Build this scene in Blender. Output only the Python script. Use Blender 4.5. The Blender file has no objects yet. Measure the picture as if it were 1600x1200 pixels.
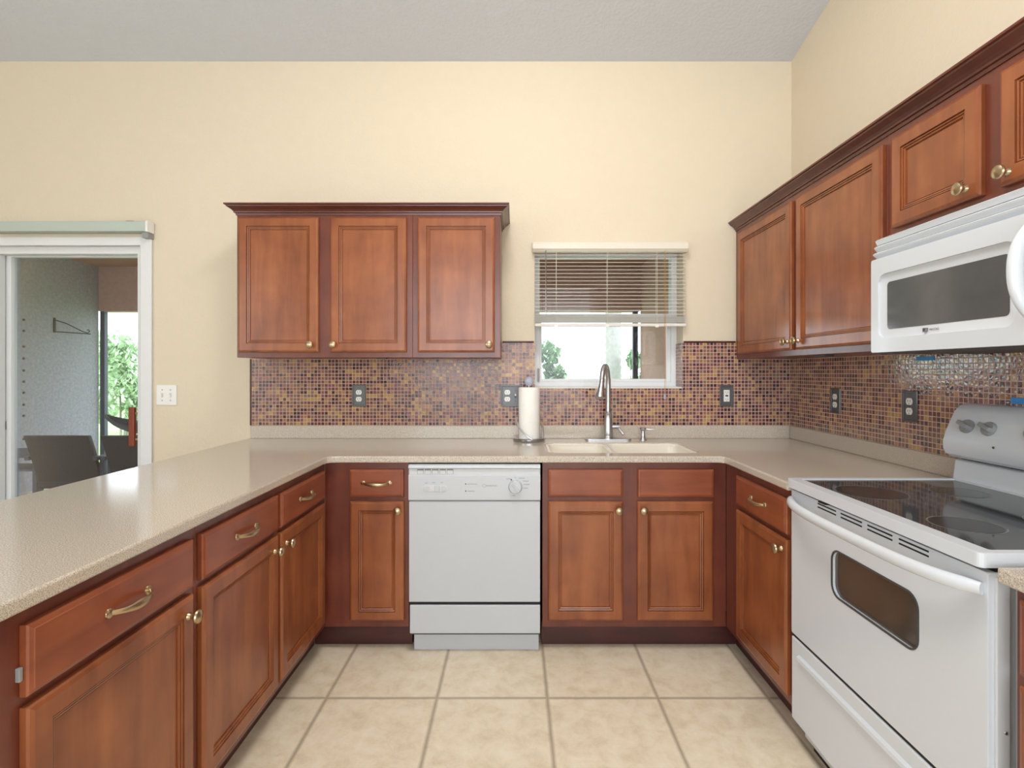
import bpy, bmesh, math, random
from mathutils import Vector, Matrix
random.seed(7)
sc = bpy.context.scene
COL = sc.collection
PI = math.pi

# ------------------------------------------------------------------ camera
EYE = 1.283
cam_d = bpy.data.cameras.new('camera')
cam_d.sensor_width = 36.0
cam_d.lens = 36.0 * 826 / 1600
cam_d.shift_x = -5 / 1600
cam_d.shift_y = -20 / 1600
cam_d.clip_start = 0.02
cam_d.clip_end = 400
cam = bpy.data.objects.new('camera', cam_d)
cam.location = (0, 0, EYE)
cam.rotation_euler = (PI / 2, 0, 0)
COL.objects.link(cam)
sc.camera = cam

# ------------------------------------------------------------------ world, lights, exposure
sc.view_settings.view_transform = 'Standard'
sc.view_settings.look = 'None'
sc.view_settings.gamma = 1
sc.view_settings.use_curve_mapping = False
sc.view_settings.exposure = -0.13

w = bpy.data.worlds.new('daylight')
sc.world = w
w.use_nodes = True
bgn = w.node_tree.nodes['Background']
bgn.inputs[0].default_value = (0.86, 0.94, 1.0, 1)
bgn.inputs[1].default_value = 5.0


def area(name, loc, target, sx, sy, power, color):
    d = bpy.data.lights.new(name, 'AREA')
    d.shape = 'RECTANGLE'
    d.size, d.size_y = sx, sy
    d.energy = power
    d.color = color
    o = bpy.data.objects.new(name, d)
    COL.objects.link(o)
    o.location = loc
    o.rotation_euler = (Vector(target) - Vector(loc)).to_track_quat('-Z', 'Y').to_euler()
    return o


# ceiling fixture over the kitchen, and two unseen fill lights added behind the camera
area('kitchen_ceiling_lamp', (0.05, 1.15, 3.35), (0.05, 1.75, 0.0), 0.6, 0.6, 40, (1.0, 0.95, 0.885))
area('rear_fill_light', (0.2, -3.85, 1.75), (0.2, 3.0, 1.2), 4.2, 2.3, 66, (0.92, 0.96, 1.0))
area('left_fill_light', (-4.45, -2.5, 1.6), (1.0, 0.6, 1.0), 2.0, 2.2, 20, (0.9, 0.96, 1.0))


# ------------------------------------------------------------------ materials
def lin(c):
    return tuple((v / 255 / 12.92) if v / 255 <= 0.04045 else ((v / 255 + 0.055) / 1.055) ** 2.4 for v in c) + (1,)


def new_mat(name):
    m = bpy.data.materials.new(name)
    m.use_nodes = True
    nt = m.node_tree
    return m, nt, nt.nodes['Principled BSDF']


def N(nt, typ, **kw):
    n = nt.nodes.new(typ)
    for k, v in kw.items():
        setattr(n, k, v)
    return n


def plain(name, rgb, rough=0.5, metal=0.0, noise=0.0, scale=20, bump=0.0, bscale=100, spec=0.5, coat=0.0):
    m, nt, b = new_mat(name)
    b.inputs['Roughness'].default_value = rough
    b.inputs['Metallic'].default_value = metal
    b.inputs['Specular IOR Level'].default_value = spec
    b.inputs['Coat Weight'].default_value = coat
    c = lin(rgb)
    tc = N(nt, 'ShaderNodeTexCoord')
    nz = N(nt, 'ShaderNodeTexNoise')
    nz.inputs['Scale'].default_value = scale
    nz.inputs['Detail'].default_value = 4
    nt.links.new(tc.outputs['Object'], nz.inputs['Vector'])
    mx = N(nt, 'ShaderNodeMix', data_type='RGBA')
    mx.inputs['A'].default_value = tuple(v * (1 - noise) for v in c[:3]) + (1,)
    mx.inputs['B'].default_value = tuple(min(1, v * (1 + noise)) for v in c[:3]) + (1,)
    nt.links.new(nz.outputs['Fac'], mx.inputs['Factor'])
    nt.links.new(mx.outputs['Result'], b.inputs['Base Color'])
    if bump:
        n2 = N(nt, 'ShaderNodeTexNoise')
        n2.inputs['Scale'].default_value = bscale
        n2.inputs['Detail'].default_value = 3
        nt.links.new(tc.outputs['Object'], n2.inputs['Vector'])
        bp = N(nt, 'ShaderNodeBump')
        bp.inputs['Strength'].default_value = bump
        bp.inputs['Distance'].default_value = 0.004
        nt.links.new(n2.outputs['Fac'], bp.inputs['Height'])
        nt.links.new(bp.outputs['Normal'], b.inputs['Normal'])
    return m


def wood(name, dark, mid, light, axis='Z', rough=0.32):
    m, nt, b = new_mat(name)
    b.inputs['Roughness'].default_value = rough
    b.inputs['Coat Weight'].default_value = 0.25
    b.inputs['Coat Roughness'].default_value = 0.18
    tc = N(nt, 'ShaderNodeTexCoord')
    oi = N(nt, 'ShaderNodeObjectInfo')
    mul = N(nt, 'ShaderNodeMath', operation='MULTIPLY')
    mul.inputs[1].default_value = 37.0
    nt.links.new(oi.outputs['Random'], mul.inputs[0])
    add = N(nt, 'ShaderNodeVectorMath', operation='ADD')
    nt.links.new(tc.outputs['Object'], add.inputs[0])
    nt.links.new(mul.outputs[0], add.inputs[1])
    mp = N(nt, 'ShaderNodeMapping')
    s = {'Z': (9, 9, 1.1), 'X': (1.1, 9, 9)}[axis]
    mp.inputs['Scale'].default_value = s
    nt.links.new(add.outputs[0], mp.inputs['Vector'])
    n1 = N(nt, 'ShaderNodeTexNoise')
    n1.inputs['Scale'].default_value = 2.2
    n1.inputs['Detail'].default_value = 6
    n1.inputs['Distortion'].default_value = 0.5
    nt.links.new(mp.outputs[0], n1.inputs['Vector'])
    n2 = N(nt, 'ShaderNodeTexNoise')      # blotchy stain
    n2.inputs['Scale'].default_value = 7
    n2.inputs['Detail'].default_value = 3
    nt.links.new(add.outputs[0], n2.inputs['Vector'])
    mix = N(nt, 'ShaderNodeMix', data_type='FLOAT')
    mix.inputs['Factor'].default_value = 0.45
    nt.links.new(n1.outputs['Fac'], mix.inputs['A'])
    nt.links.new(n2.outputs['Fac'], mix.inputs['B'])
    rp = N(nt, 'ShaderNodeValToRGB')
    e = rp.color_ramp.elements
    e[0].position, e[0].color = 0.30, lin(dark)
    e[1].position, e[1].color = 0.72, lin(light)
    k = e.new(0.5)
    k.color = lin(mid)
    nt.links.new(mix.outputs['Result'], rp.inputs['Fac'])
    nt.links.new(rp.outputs['Color'], b.inputs['Base Color'])
    return m


def grid_nodes(nt, ua, va, pitch, u0, v0, gap):
    """cell ids and a grout mask from world position"""
    g = N(nt, 'ShaderNodeNewGeometry')
    sp = N(nt, 'ShaderNodeSeparateXYZ')
    nt.links.new(g.outputs['Position'], sp.inputs[0])
    outs, masks = [], []
    for ax, o in ((ua, u0), (va, v0)):
        a = N(nt, 'ShaderNodeMath', operation='SUBTRACT')
        nt.links.new(sp.outputs[ax], a.inputs[0])
        a.inputs[1].default_value = o
        d = N(nt, 'ShaderNodeMath', operation='DIVIDE')
        nt.links.new(a.outputs[0], d.inputs[0])
        d.inputs[1].default_value = pitch
        f = N(nt, 'ShaderNodeMath', operation='FLOOR')
        nt.links.new(d.outputs[0], f.inputs[0])
        r = N(nt, 'ShaderNodeMath', operation='FRACT')
        nt.links.new(d.outputs[0], r.inputs[0])
        c = N(nt, 'ShaderNodeMath', operation='SUBTRACT')
        nt.links.new(r.outputs[0], c.inputs[0])
        c.inputs[1].default_value = 0.5
        ab = N(nt, 'ShaderNodeMath', operation='ABSOLUTE')
        nt.links.new(c.outputs[0], ab.inputs[0])
        outs.append(f)
        masks.append(ab)
    mx = N(nt, 'ShaderNodeMath', operation='MAXIMUM')
    nt.links.new(masks[0].outputs[0], mx.inputs[0])
    nt.links.new(masks[1].outputs[0], mx.inputs[1])
    mr = N(nt, 'ShaderNodeMapRange')
    h = 0.5 - gap / pitch / 2
    mr.inputs['From Min'].default_value = h - 0.02
    mr.inputs['From Max'].default_value = h + 0.02
    nt.links.new(mx.outputs[0], mr.inputs['Value'])
    cb = N(nt, 'ShaderNodeCombineXYZ')
    nt.links.new(outs[0].outputs[0], cb.inputs[0])
    nt.links.new(outs[1].outputs[0], cb.inputs[1])
    return g, cb, mr, mx


def mosaic(name, ua, va, u0, v0, ior):
    m, nt, b = new_mat(name)
    g, cell, mask, dist = grid_nodes(nt, ua, va, 0.01985, u0, v0, 0.0031)
    wn = N(nt, 'ShaderNodeTexWhiteNoise', noise_dimensions='2D')
    nt.links.new(cell.outputs[0], wn.inputs['Vector'])
    lo = N(nt, 'ShaderNodeTexNoise', noise_dimensions='2D')
    lo.inputs['Scale'].default_value = 0.22
    lo.inputs['Detail'].default_value = 1
    nt.links.new(cell.outputs[0], lo.inputs['Vector'])
    mr = N(nt, 'ShaderNodeMapRange')
    mr.inputs['From Min'].default_value = 0.25
    mr.inputs['From Max'].default_value = 0.75
    mr.inputs['To Min'].default_value = -0.22
    mr.inputs['To Max'].default_value = 0.22
    nt.links.new(lo.outputs['Fac'], mr.inputs['Value'])
    ad = N(nt, 'ShaderNodeMath', operation='ADD')
    nt.links.new(wn.outputs['Value'], ad.inputs[0])
    nt.links.new(mr.outputs[0], ad.inputs[1])
    rp = N(nt, 'ShaderNodeValToRGB')
    rp.color_ramp.interpolation = 'CONSTANT'
    cols = [(0.0, (62, 30, 36)), (0.10, (92, 46, 50)), (0.24, (112, 60, 58)), (0.36, (132, 80, 84)),
            (0.47, (122, 84, 72)), (0.57, (144, 94, 72)), (0.66, (134, 106, 86)), (0.74, (156, 112, 76)), (0.86, (168, 128, 82)), (0.97, (186, 150, 84))]
    e = rp.color_ramp.elements
    e[0].position, e[0].color = 0.0, lin(cols[0][1])
    e[1].position, e[1].color = cols[-1][0], lin(cols[-1][1])
    for p, c in cols[1:-1]:
        k = e.new(p)
        k.color = lin(c)
    nt.links.new(ad.outputs[0], rp.inputs['Fac'])
    fine = N(nt, 'ShaderNodeTexNoise')          # streaks inside the glass
    fine.inputs['Scale'].default_value = 160
    nt.links.new(g.outputs['Position'], fine.inputs['Vector'])
    hs = N(nt, 'ShaderNodeHueSaturation')
    mv = N(nt, 'ShaderNodeMapRange')
    mv.inputs['To Min'].default_value = 0.6
    mv.inputs['To Max'].default_value = 1.14
    nt.links.new(fine.outputs['Fac'], mv.inputs['Value'])
    nt.links.new(mv.outputs[0], hs.inputs['Value'])
    nt.links.new(rp.outputs['Color'], hs.inputs['Color'])
    mx = N(nt, 'ShaderNodeMix', data_type='RGBA')
    mx.inputs['B'].default_value = lin((214, 180, 166))
    nt.links.new(mask.outputs[0], mx.inputs['Factor'])
    nt.links.new(hs.outputs['Color'], mx.inputs['A'])
    nt.links.new(mx.outputs['Result'], b.inputs['Base Color'])
    rr = N(nt, 'ShaderNodeMapRange')
    rr.inputs['To Min'].default_value = 0.08
    rr.inputs['To Max'].default_value = 0.85
    nt.links.new(mask.outputs[0], rr.inputs['Value'])
    nt.links.new(rr.outputs[0], b.inputs['Roughness'])
    b.inputs['IOR'].default_value = ior
    # wavy glass faces, sunk joints
    wv = N(nt, 'ShaderNodeTexNoise')
    wv.inputs['Scale'].default_value = 95
    wv.inputs['Detail'].default_value = 1
    nt.links.new(g.outputs['Position'], wv.inputs['Vector'])
    hh = N(nt, 'ShaderNodeMath', operation='SUBTRACT')
    nt.links.new(wv.outputs['Fac'], hh.inputs[0])
    nt.links.new(mask.outputs[0], hh.inputs[1])
    bp = N(nt, 'ShaderNodeBump')
    bp.inputs['Strength'].default_value = 0.42
    bp.inputs['Distance'].default_value = 0.0022
    nt.links.new(hh.outputs[0], bp.inputs['Height'])
    nt.links.new(bp.outputs['Normal'], b.inputs['Normal'])
    return m


def floor_tile():
    m, nt, b = new_mat('ceramic_floor_tile')
    g, cell, mask, _ = grid_nodes(nt, 0, 1, 0.4335, -0.307, 2.075, 0.006)
    wn = N(nt, 'ShaderNodeTexWhiteNoise', noise_dimensions='2D')
    nt.links.new(cell.outputs[0], wn.inputs['Vector'])
    off = N(nt, 'ShaderNodeVectorMath', operation='MULTIPLY_ADD')
    nt.links.new(wn.outputs['Color'], off.inputs[0])
    off.inputs[1].default_value = (20, 20, 20)
    nt.links.new(g.outputs['Position'], off.inputs[2])
    n1 = N(nt, 'ShaderNodeTexNoise')
    n1.inputs['Scale'].default_value = 13
    n1.inputs['Detail'].default_value = 10
    n1.inputs['Roughness'].default_value = 0.72
    n1.inputs['Distortion'].default_value = 0.3
    nt.links.new(off.outputs[0], n1.inputs['Vector'])
    rp = N(nt, 'ShaderNodeValToRGB')
    e = rp.color_ramp.elements
    e[0].position, e[0].color = 0.34, lin((222, 206, 178))
    e[1].position, e[1].color = 0.66, lin((243, 232, 211))
    k = e.new(0.5)
    k.color = lin((236, 222, 197))
    nt.links.new(n1.outputs['Fac'], rp.inputs['Fac'])
    mx = N(nt, 'ShaderNodeMix', data_type='RGBA')
    mx.inputs['B'].default_value = lin((136, 118, 96))
    nt.links.new(mask.outputs[0], mx.inputs['Factor'])
    nt.links.new(rp.outputs['Color'], mx.inputs['A'])
    nt.links.new(mx.outputs['Result'], b.inputs['Base Color'])
    b.inputs['Roughness'].default_value = 0.42
    b.inputs['Specular IOR Level'].default_value = 0.35
    bp = N(nt, 'ShaderNodeBump')
    bp.invert = True
    bp.inputs['Strength'].default_value = 0.5
    bp.inputs['Distance'].default_value = 0.002
    nt.links.new(mask.outputs[0], bp.inputs['Height'])
    nt.links.new(bp.outputs['Normal'], b.inputs['Normal'])
    return m


def speckle():
    m, nt, b = new_mat('speckled_solid_surface')
    tc = N(nt, 'ShaderNodeTexCoord')
    n1 = N(nt, 'ShaderNodeTexNoise')
    n1.inputs['Scale'].default_value = 420
    n1.inputs['Detail'].default_value = 2
    nt.links.new(tc.outputs['Object'], n1.inputs['Vector'])
    rp = N(nt, 'ShaderNodeValToRGB')
    e = rp.color_ramp.elements
    e[0].position, e[0].color = 0.32, lin((152, 139, 124))
    e[1].position, e[1].color = 0.68, lin((222, 211, 196))
    k = e.new(0.5)
    k.color = lin((197, 187, 174))
    nt.links.new(n1.outputs['Fac'], rp.inputs['Fac'])
    nt.links.new(rp.outputs['Color'], b.inputs['Base Color'])
    b.inputs['Roughness'].default_value = 0.13
    b.inputs['Specular IOR Level'].default_value = 0.5
    return m


def glass(name, tint=(1, 1, 1), gl=1.0):
    m = bpy.data.materials.new(name)
    m.use_nodes = True
    nt = m.node_tree
    nt.nodes.remove(nt.nodes['Principled BSDF'])
    out = nt.nodes['Material Output']
    tr = N(nt, 'ShaderNodeBsdfTransparent')
    tr.inputs[0].default_value = tint + (1,)
    gs = N(nt, 'ShaderNodeBsdfGlossy')
    gs.inputs['Roughness'].default_value = 0.01
    fr = N(nt, 'ShaderNodeFresnel')
    fr.inputs['IOR'].default_value = 1.45
    ml = N(nt, 'ShaderNodeMath', operation='MULTIPLY')
    ml.inputs[1].default_value = gl
    nt.links.new(fr.outputs[0], ml.inputs[0])
    mx = N(nt, 'ShaderNodeMixShader')
    nt.links.new(ml.outputs[0], mx.inputs[0])
    nt.links.new(tr.outputs[0], mx.inputs[1])
    nt.links.new(gs.outputs[0], mx.inputs[2])
    nt.links.new(mx.outputs[0], out.inputs[0])
    return m


M = {}
M['wall'] = plain('cream_wall_paint', (223, 210, 188), 0.75, noise=0.02, bump=0.35, bscale=70, spec=0.25)
M['ceil'] = plain('grey_white_ceiling_paint', (211, 216, 225), 0.85, noise=0.03, bump=0.6, bscale=60, spec=0.2)
M['floor'] = floor_tile()
M['door'] = wood('cherry_stained_maple', (114, 58, 32), (142, 79, 44), (166, 99, 57), 'Z')
M['doorx'] = wood('cherry_stained_maple_crosswise', (112, 54, 34), (138, 71, 43), (158, 88, 53), 'X')
M['frame'] = wood('cherry_face_frame', (90, 40, 29), (108, 52, 38), (126, 66, 46), 'Z')  # darker and redder than the door wood
M['crown'] = wood('dark_cherry_crown', (74, 32, 22), (90, 40, 28), (106, 50, 34), 'X')
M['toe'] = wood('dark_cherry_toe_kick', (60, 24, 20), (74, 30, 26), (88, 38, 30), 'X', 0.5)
M['counter'] = speckle()
M['sink'] = plain('cream_sink', (240, 233, 219), 0.22, noise=0.02)
M['white'] = plain('white_enamel', (216, 221, 228), 0.22, noise=0.01, coat=0.2)
M['dwwhite'] = plain('dishwasher_enamel', (195, 199, 205), 0.25, noise=0.01, coat=0.2)
M['white2'] = plain('off_white_plastic', (204, 206, 209), 0.4, noise=0.01)
M['vinyl'] = plain('white_vinyl_frame', (226, 228, 230), 0.45, noise=0.02)
M['offwhite'] = plain('off_white_blind', (226, 220, 206), 0.5, noise=0.02)
M['black'] = plain('black_gap', (14, 14, 15), 0.6)
M['dkgrey'] = plain('dark_grey_plastic', (70, 71, 72), 0.5)
M['knobgrey'] = plain('grey_control_knob', (148, 149, 150), 0.45, noise=0.02)
M['cookglass'] = plain('black_cooktop_glass', (56, 57, 59), 0.06, noise=0.1, scale=300, spec=0.6)
M['burner'] = plain('burner_print', (30, 30, 31), 0.16, noise=0.3, scale=260)
M['burnring'] = plain('burner_ring_print', (110, 111, 112), 0.2)
M['ovenglass'] = plain('oven_door_glass', (86, 74, 64), 0.07, noise=0.25, scale=9, spec=0.7)
M['mwglass'] = plain('microwave_window_mesh', (92, 93, 94), 0.09, noise=0.12, scale=24, spec=0.6)
M['brass'] = plain('antique_brass', (188, 168, 136), 0.3, metal=1.0, noise=0.08, scale=60)
M['steel'] = plain('brushed_nickel', (196, 197, 201), 0.32, metal=1.0, noise=0.05, scale=80)
M['chrome'] = plain('polished_chrome', (168, 169, 173), 0.2, metal=1.0)
M['pewter'] = plain('pewter_cover_plate', (96, 96, 97), 0.36, metal=0.5, noise=0.1, scale=90)
M['outlet'] = plain('white_receptacle', (238, 237, 234), 0.4)
M['paper'] = plain('paper_towel', (242, 240, 235), 0.9, noise=0.02, bump=0.5, bscale=130)
M['crystal'] = plain('clear_acrylic_ball', (200, 208, 226), 0.05, spec=0.9)
M['crystal'].node_tree.nodes['Principled BSDF'].inputs['Transmission Weight'].default_value = 0.35
M['blue'] = plain('blue_strip', (44, 140, 210), 0.35, noise=0.1, scale=80)
M['redwood'] = plain('red_brown_handle', (128, 52, 22), 0.4, noise=0.15, scale=40)
M['anod'] = plain('pale_green_grey_aluminium', (184, 196, 188), 0.4, noise=0.02)
M['glass'] = glass('window_glass', (0.97, 0.985, 1.0), 0.6)
M['slat'] = plain('blind_slat', (226, 222, 216), 0.5)
M['pinkcord'] = plain('tan_cord', (206, 150, 104), 0.8)
M['stucco'] = plain('sky_tinted_stucco', (156, 157, 164), 0.95, noise=0.34, scale=34, bump=1.0, bscale=45, spec=0.1)  # grey of the blue skylight put into the tan-brown stucco colour
M['stuccobrown'] = plain('brown_stucco', (196, 163, 148), 0.95, noise=0.14, scale=26, bump=1.0, bscale=45, spec=0.1)
M['porchceil'] = plain('brown_porch_soffit', (158, 112, 84), 0.9, noise=0.08, scale=8)
M['bronze'] = plain('dark_bronze_screen_frame', (58, 66, 84), 0.5, noise=0.05)
M['concrete'] = plain('porch_concrete', (196, 188, 180), 0.85, noise=0.1, scale=5)
M['grass'] = plain('lawn', (150, 172, 120), 1.0, noise=0.25, scale=3)
M['wicker'] = plain('dark_brown_wicker', (44, 38, 46), 0.6, noise=0.3, scale=70, bump=0.8, bscale=120)
M['char'] = plain('dark_grey_bowl', (66, 70, 80), 0.5, noise=0.1)
M['leaf'] = plain('green_leaf', (160, 190, 152), 0.7, noise=0.35, scale=4)
M['leaf2'] = plain('pale_green_leaf', (200, 222, 188), 0.7, noise=0.35, scale=4)
M['bark'] = plain('palm_bark', (168, 166, 160), 0.95, noise=0.25, scale=14, bump=1.0, bscale=30)
M['ink'] = plain('grey_print', (120, 121, 122), 0.6)
MOS_B = mosaic('mosaic_glass_tile', 0, 2, -1.507, 0.973, 1.48)
MOS_R = mosaic('mosaic_glass_tile_side', 1, 2, 3.03, 0.973, 2.1)


# ------------------------------------------------------------------ mesh building
class MB:
    def __init__(s):
        s.bm = bmesh.new()

    def box(s, x0, x1, y0, y1, z0, z1, bev=0.0, seg=2):
        t = bmesh.new()
        vs = [t.verts.new((x, y, z)) for z in (z0, z1) for y in (y0, y1) for x in (x0, x1)]
        for f in ((0, 2, 3, 1), (4, 5, 7, 6), (0, 1, 5, 4), (2, 6, 7, 3), (0, 4, 6, 2), (1, 3, 7, 5)):
            t.faces.new([vs[i] for i in f])
        bmesh.ops.recalc_face_normals(t, faces=t.faces)
        if bev:
            bmesh.ops.bevel(t, geom=list(t.edges), offset=bev, segments=seg, profile=0.5, affect='EDGES')
        s.merge(t)
        return s

    def merge(s, t, mat=None):
        me = bpy.data.meshes.new('tmp')
        t.to_mesh(me)
        t.free()
        if mat:
            me.transform(mat)
        s.bm.from_mesh(me)
        bpy.data.meshes.remove(me)

    def loft(s, rings, closed=True, cap0=True, cap1=True):
        t = bmesh.new()
        rv = [[t.verts.new(p) for p in r] for r in rings]
        n = len(rings[0])
        for a, b in zip(rv, rv[1:]):
            for i in range(n if closed else n - 1):
                j = (i + 1) % n
                t.faces.new((a[i], a[j], b[j], b[i]))
        if cap0:
            t.faces.new(list(reversed(rv[0])))
        if cap1:
            t.faces.new(rv[-1])
        bmesh.ops.recalc_face_normals(t, faces=t.faces)
        s.merge(t)
        return s

    def lathe(s, prof, o, d, n=24):
        """prof: (radius, height) pairs along direction d from o"""
        d = Vector(d).normalized()
        a = d.orthogonal().normalized()
        b = d.cross(a)
        o = Vector(o)
        rings = []
        for r, h in prof:
            r = max(r, 1e-5)
            rings.append([o + d * h + (a * math.cos(2 * PI * i / n) + b * math.sin(2 * PI * i / n)) * r for i in range(n)])
        return s.loft(rings)

    def tube(s, pts, rad, n=12, flat=1.0, up=None):
        pts = [Vector(p) for p in pts]
        if not isinstance(rad, (list, tuple)):
            rad = [rad] * len(pts)
        rings = []
        prev = None
        for i, p in enumerate(pts):
            t = (pts[min(i + 1, len(pts) - 1)] - pts[max(i - 1, 0)]).normalized()
            if up is not None:
                a = Vector(up) - t * Vector(up).dot(t)
                a.normalize()
            elif prev is None:
                a = t.orthogonal().normalized()
            else:
                a = (prev - t * prev.dot(t)).normalized()
            prev = a
            b = t.cross(a)
            r = rad[i]
            rings.append([p + a * math.cos(2 * PI * k / n) * r + b * math.sin(2 * PI * k / n) * r * flat for k in range(n)])
        return s.loft(rings)

    def plate(s, outer, holes, axis, a0, a1):
        """2D polygon with holes, extruded along axis from a0 to a1 (axis x: (y,z), y: (x,z), z: (x,y))"""
        t = bmesh.new()

        def P(p, a):
            return {'x': (a, p[0], p[1]), 'y': (p[0], a, p[1]), 'z': (p[0], p[1], a)}[axis]
        edges = []
        for loop in [outer] + list(holes):
            vs = [t.verts.new(P(p, a0)) for p in loop]
            edges += [t.edges.new((vs[i], vs[(i + 1) % len(vs)])) for i in range(len(vs))]
        bmesh.ops.triangle_fill(t, use_beauty=True, use_dissolve=False, edges=edges)
        fs = list(t.faces)
        r = bmesh.ops.extrude_face_region(t, geom=fs)
        mv = [v for v in r['geom'] if isinstance(v, bmesh.types.BMVert)]
        dv = {'x': Vector((a1 - a0, 0, 0)), 'y': Vector((0, a1 - a0, 0)), 'z': Vector((0, 0, a1 - a0))}[axis]
        bmesh.ops.translate(t, verts=mv, vec=dv)
        bmesh.ops.recalc_face_normals(t, faces=t.faces)
        s.merge(t)
        return s

    def done(s, name, mat, parent=None, smooth=False, bevel=0.0, seg=2, label=None, ang=35):
        me = bpy.data.meshes.new(name)
        s.bm.to_mesh(me)
        s.bm.free()
        me.materials.append(mat)
        if smooth:
            for p in me.polygons:
                p.use_smooth = True
            me.set_sharp_from_angle(angle=math.radians(ang))
        o = bpy.data.objects.new(name, me)
        COL.objects.link(o)
        if parent:
            o.parent = parent
        if bevel:
            md = o.modifiers.new('edge_bevel', 'BEVEL')
            md.width = bevel
            md.segments = seg
            md.limit_method = 'ANGLE'
            md.angle_limit = math.radians(50)
        if label:
            o['label'] = label
        return o


def thing(name, label, cat, loc=(0, 0, 0), rz=0.0, group=None, rot=None):
    o = bpy.data.objects.new(name, None)
    o.empty_display_size = 0.05
    COL.objects.link(o)
    o.location = loc
    o.rotation_euler = rot if rot else (0, 0, rz)
    o['label'] = label
    o['category'] = cat
    if group:
        o['group'] = group
    return o


def tag(o, label, cat, group=None):
    o['label'] = label
    o['category'] = cat
    if group:
        o['group'] = group
    return o


def struct(o, label=None):
    o['kind'] = 'structure'
    if label:
        o['label'] = label
    return o


def sroot(name, label=None):
    o = bpy.data.objects.new(name, None)
    o.empty_display_size = 0.05
    COL.objects.link(o)
    return struct(o, label)


def rrect(x0, x1, y0, y1, r, n=5):
    pts = []
    for cx, cy, a in ((x1 - r, y1 - r, 0), (x0 + r, y1 - r, 90), (x0 + r, y0 + r, 180), (x1 - r, y0 + r, 270)):
        for i in range(n + 1):
            t = math.radians(a + 90 * i / n)
            pts.append((cx + r * math.cos(t), cy + r * math.sin(t)))
    return pts


def rect(x0, x1, y0, y1):
    return [(x0, y0), (x1, y0), (x1, y1), (x0, y1)]


def text_mesh(name, body, size, mat, parent, loc, rot):
    cu = bpy.data.curves.new(name, 'FONT')
    cu.body = body
    cu.size = size
    cu.extrude = 0.0003
    cu.align_x = 'CENTER'
    cu.align_y = 'CENTER'
    t = bpy.data.objects.new('tmp_text', cu)
    me = bpy.data.meshes.new_from_object(t)
    bpy.data.objects.remove(t)
    me.materials.clear()
    me.materials.append(mat)
    o = bpy.data.objects.new(name, me)
    COL.objects.link(o)
    o.parent = parent
    o.location = loc
    o.rotation_euler = rot
    return o


# ------------------------------------------------------------------ room shell
YW = 3.03           # kitchen side of the window wall
XR = 1.584          # kitchen side of the right wall
TW = 0.20
CT = 0.90           # counter top height
ZC = 3.058          # ceiling height at the window wall
SL = 0.25           # vault slope
XL, YB = -4.7, -4.1

struct(MB().box(XL - .2, XR + .2, YB - .2, YW + TW, -0.1, 0).done('floor', M['floor']))
ctop = lambda y: ZC + SL * (YW - y)
mb = MB()
mb.loft([[(x, YW + .2, ctop(YW + .2)), (x, YB - .2, ctop(YB - .2)), (x, YB - .2, ctop(YB - .2) + .15), (x, YW + .2, ctop(YW + .2) + .15)] for x in (XL - .2, XR + .2)])
struct(mb.done('ceiling', M['ceil']))
WX0, WX1, WZ0, WZ1 = 0.112, 0.962, 1.187, 1.992     # kitchen window opening
DX0, DX1, DZ1 = -3.92, -2.12, 2.02                  # sliding door opening
mb = MB()
mb.plate([(XL - .2, 0), (DX0, 0), (DX0, DZ1), (DX1, DZ1), (DX1, 0), (XR, 0), (XR, ZC), (XL - .2, ZC)],
         [rect(WX0, WX1, WZ0, WZ1)], 'y', YW, YW + TW)
struct(mb.done('wall_back', M['wall']))
side = [(YB - .2, 0), (YW + TW, 0), (YW + TW, ctop(YW + TW)), (YB - .2, ctop(YB - .2))]
struct(MB().plate(side, [], 'x', XR, XR + .2).done('wall_right', M['wall']))
struct(MB().plate([(YB, 0), (YW, 0), (YW, ctop(YW)), (YB, ctop(YB))], [rect(-3.6, -1.4, .45, 2.75)], 'x', XL - .2, XL).done('wall_left', M['wall']))
struct(MB().plate(rect(XL - .2, XR, 0, ctop(YB)), [rect(-2.0, 2.4 - .9, .4, 2.95)], 'y', YB - .2, YB).done('wall_rear', M['wall']))

# ------------------------------------------------------------------ kitchen window
win = sroot('window_1', 'white framed kitchen window over the sink')
WY = YW + 0.115
fw = 0.034
MB().plate(rect(WX0, WX1, WZ0, WZ1), [rect(WX0 + fw, WX1 - fw, WZ0 + fw, WZ1 - fw)], 'y', WY, WY + .06).done('window_frame', M['vinyl'], win, bevel=.003)
MB().box(WX0 + fw, WX1 - fw, WY + .005, WY + .05, 1.585, 1.625, .003).done('meeting_rail', M['vinyl'], win)
MB().plate(rect(WX0 + fw, WX1 - fw, WZ0 + fw, 1.59), [rect(WX0 + fw + .012, WX1 - fw - .022, WZ0 + fw + .016, 1.575)], 'y', WY + .012, WY + .042).done('lower_sash', M['vinyl'], win, bevel=.002)
MB().box(WX0 + fw, WX1 - fw, WY + .026, WY + .03, WZ0 + fw, WZ1 - fw).done('pane', M['glass'], win)
MB().box(WX0 + .001, WX1 - .001, YW + .001, WY, WZ0 - .002, WZ0 + .006).done('sill', M['vinyl'], win)
MB().box(WX0 + .020, WX0 + .032, WY - .012, WY, 1.22, 1.30, .003).done('latch', M['knobgrey'], win)

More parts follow.
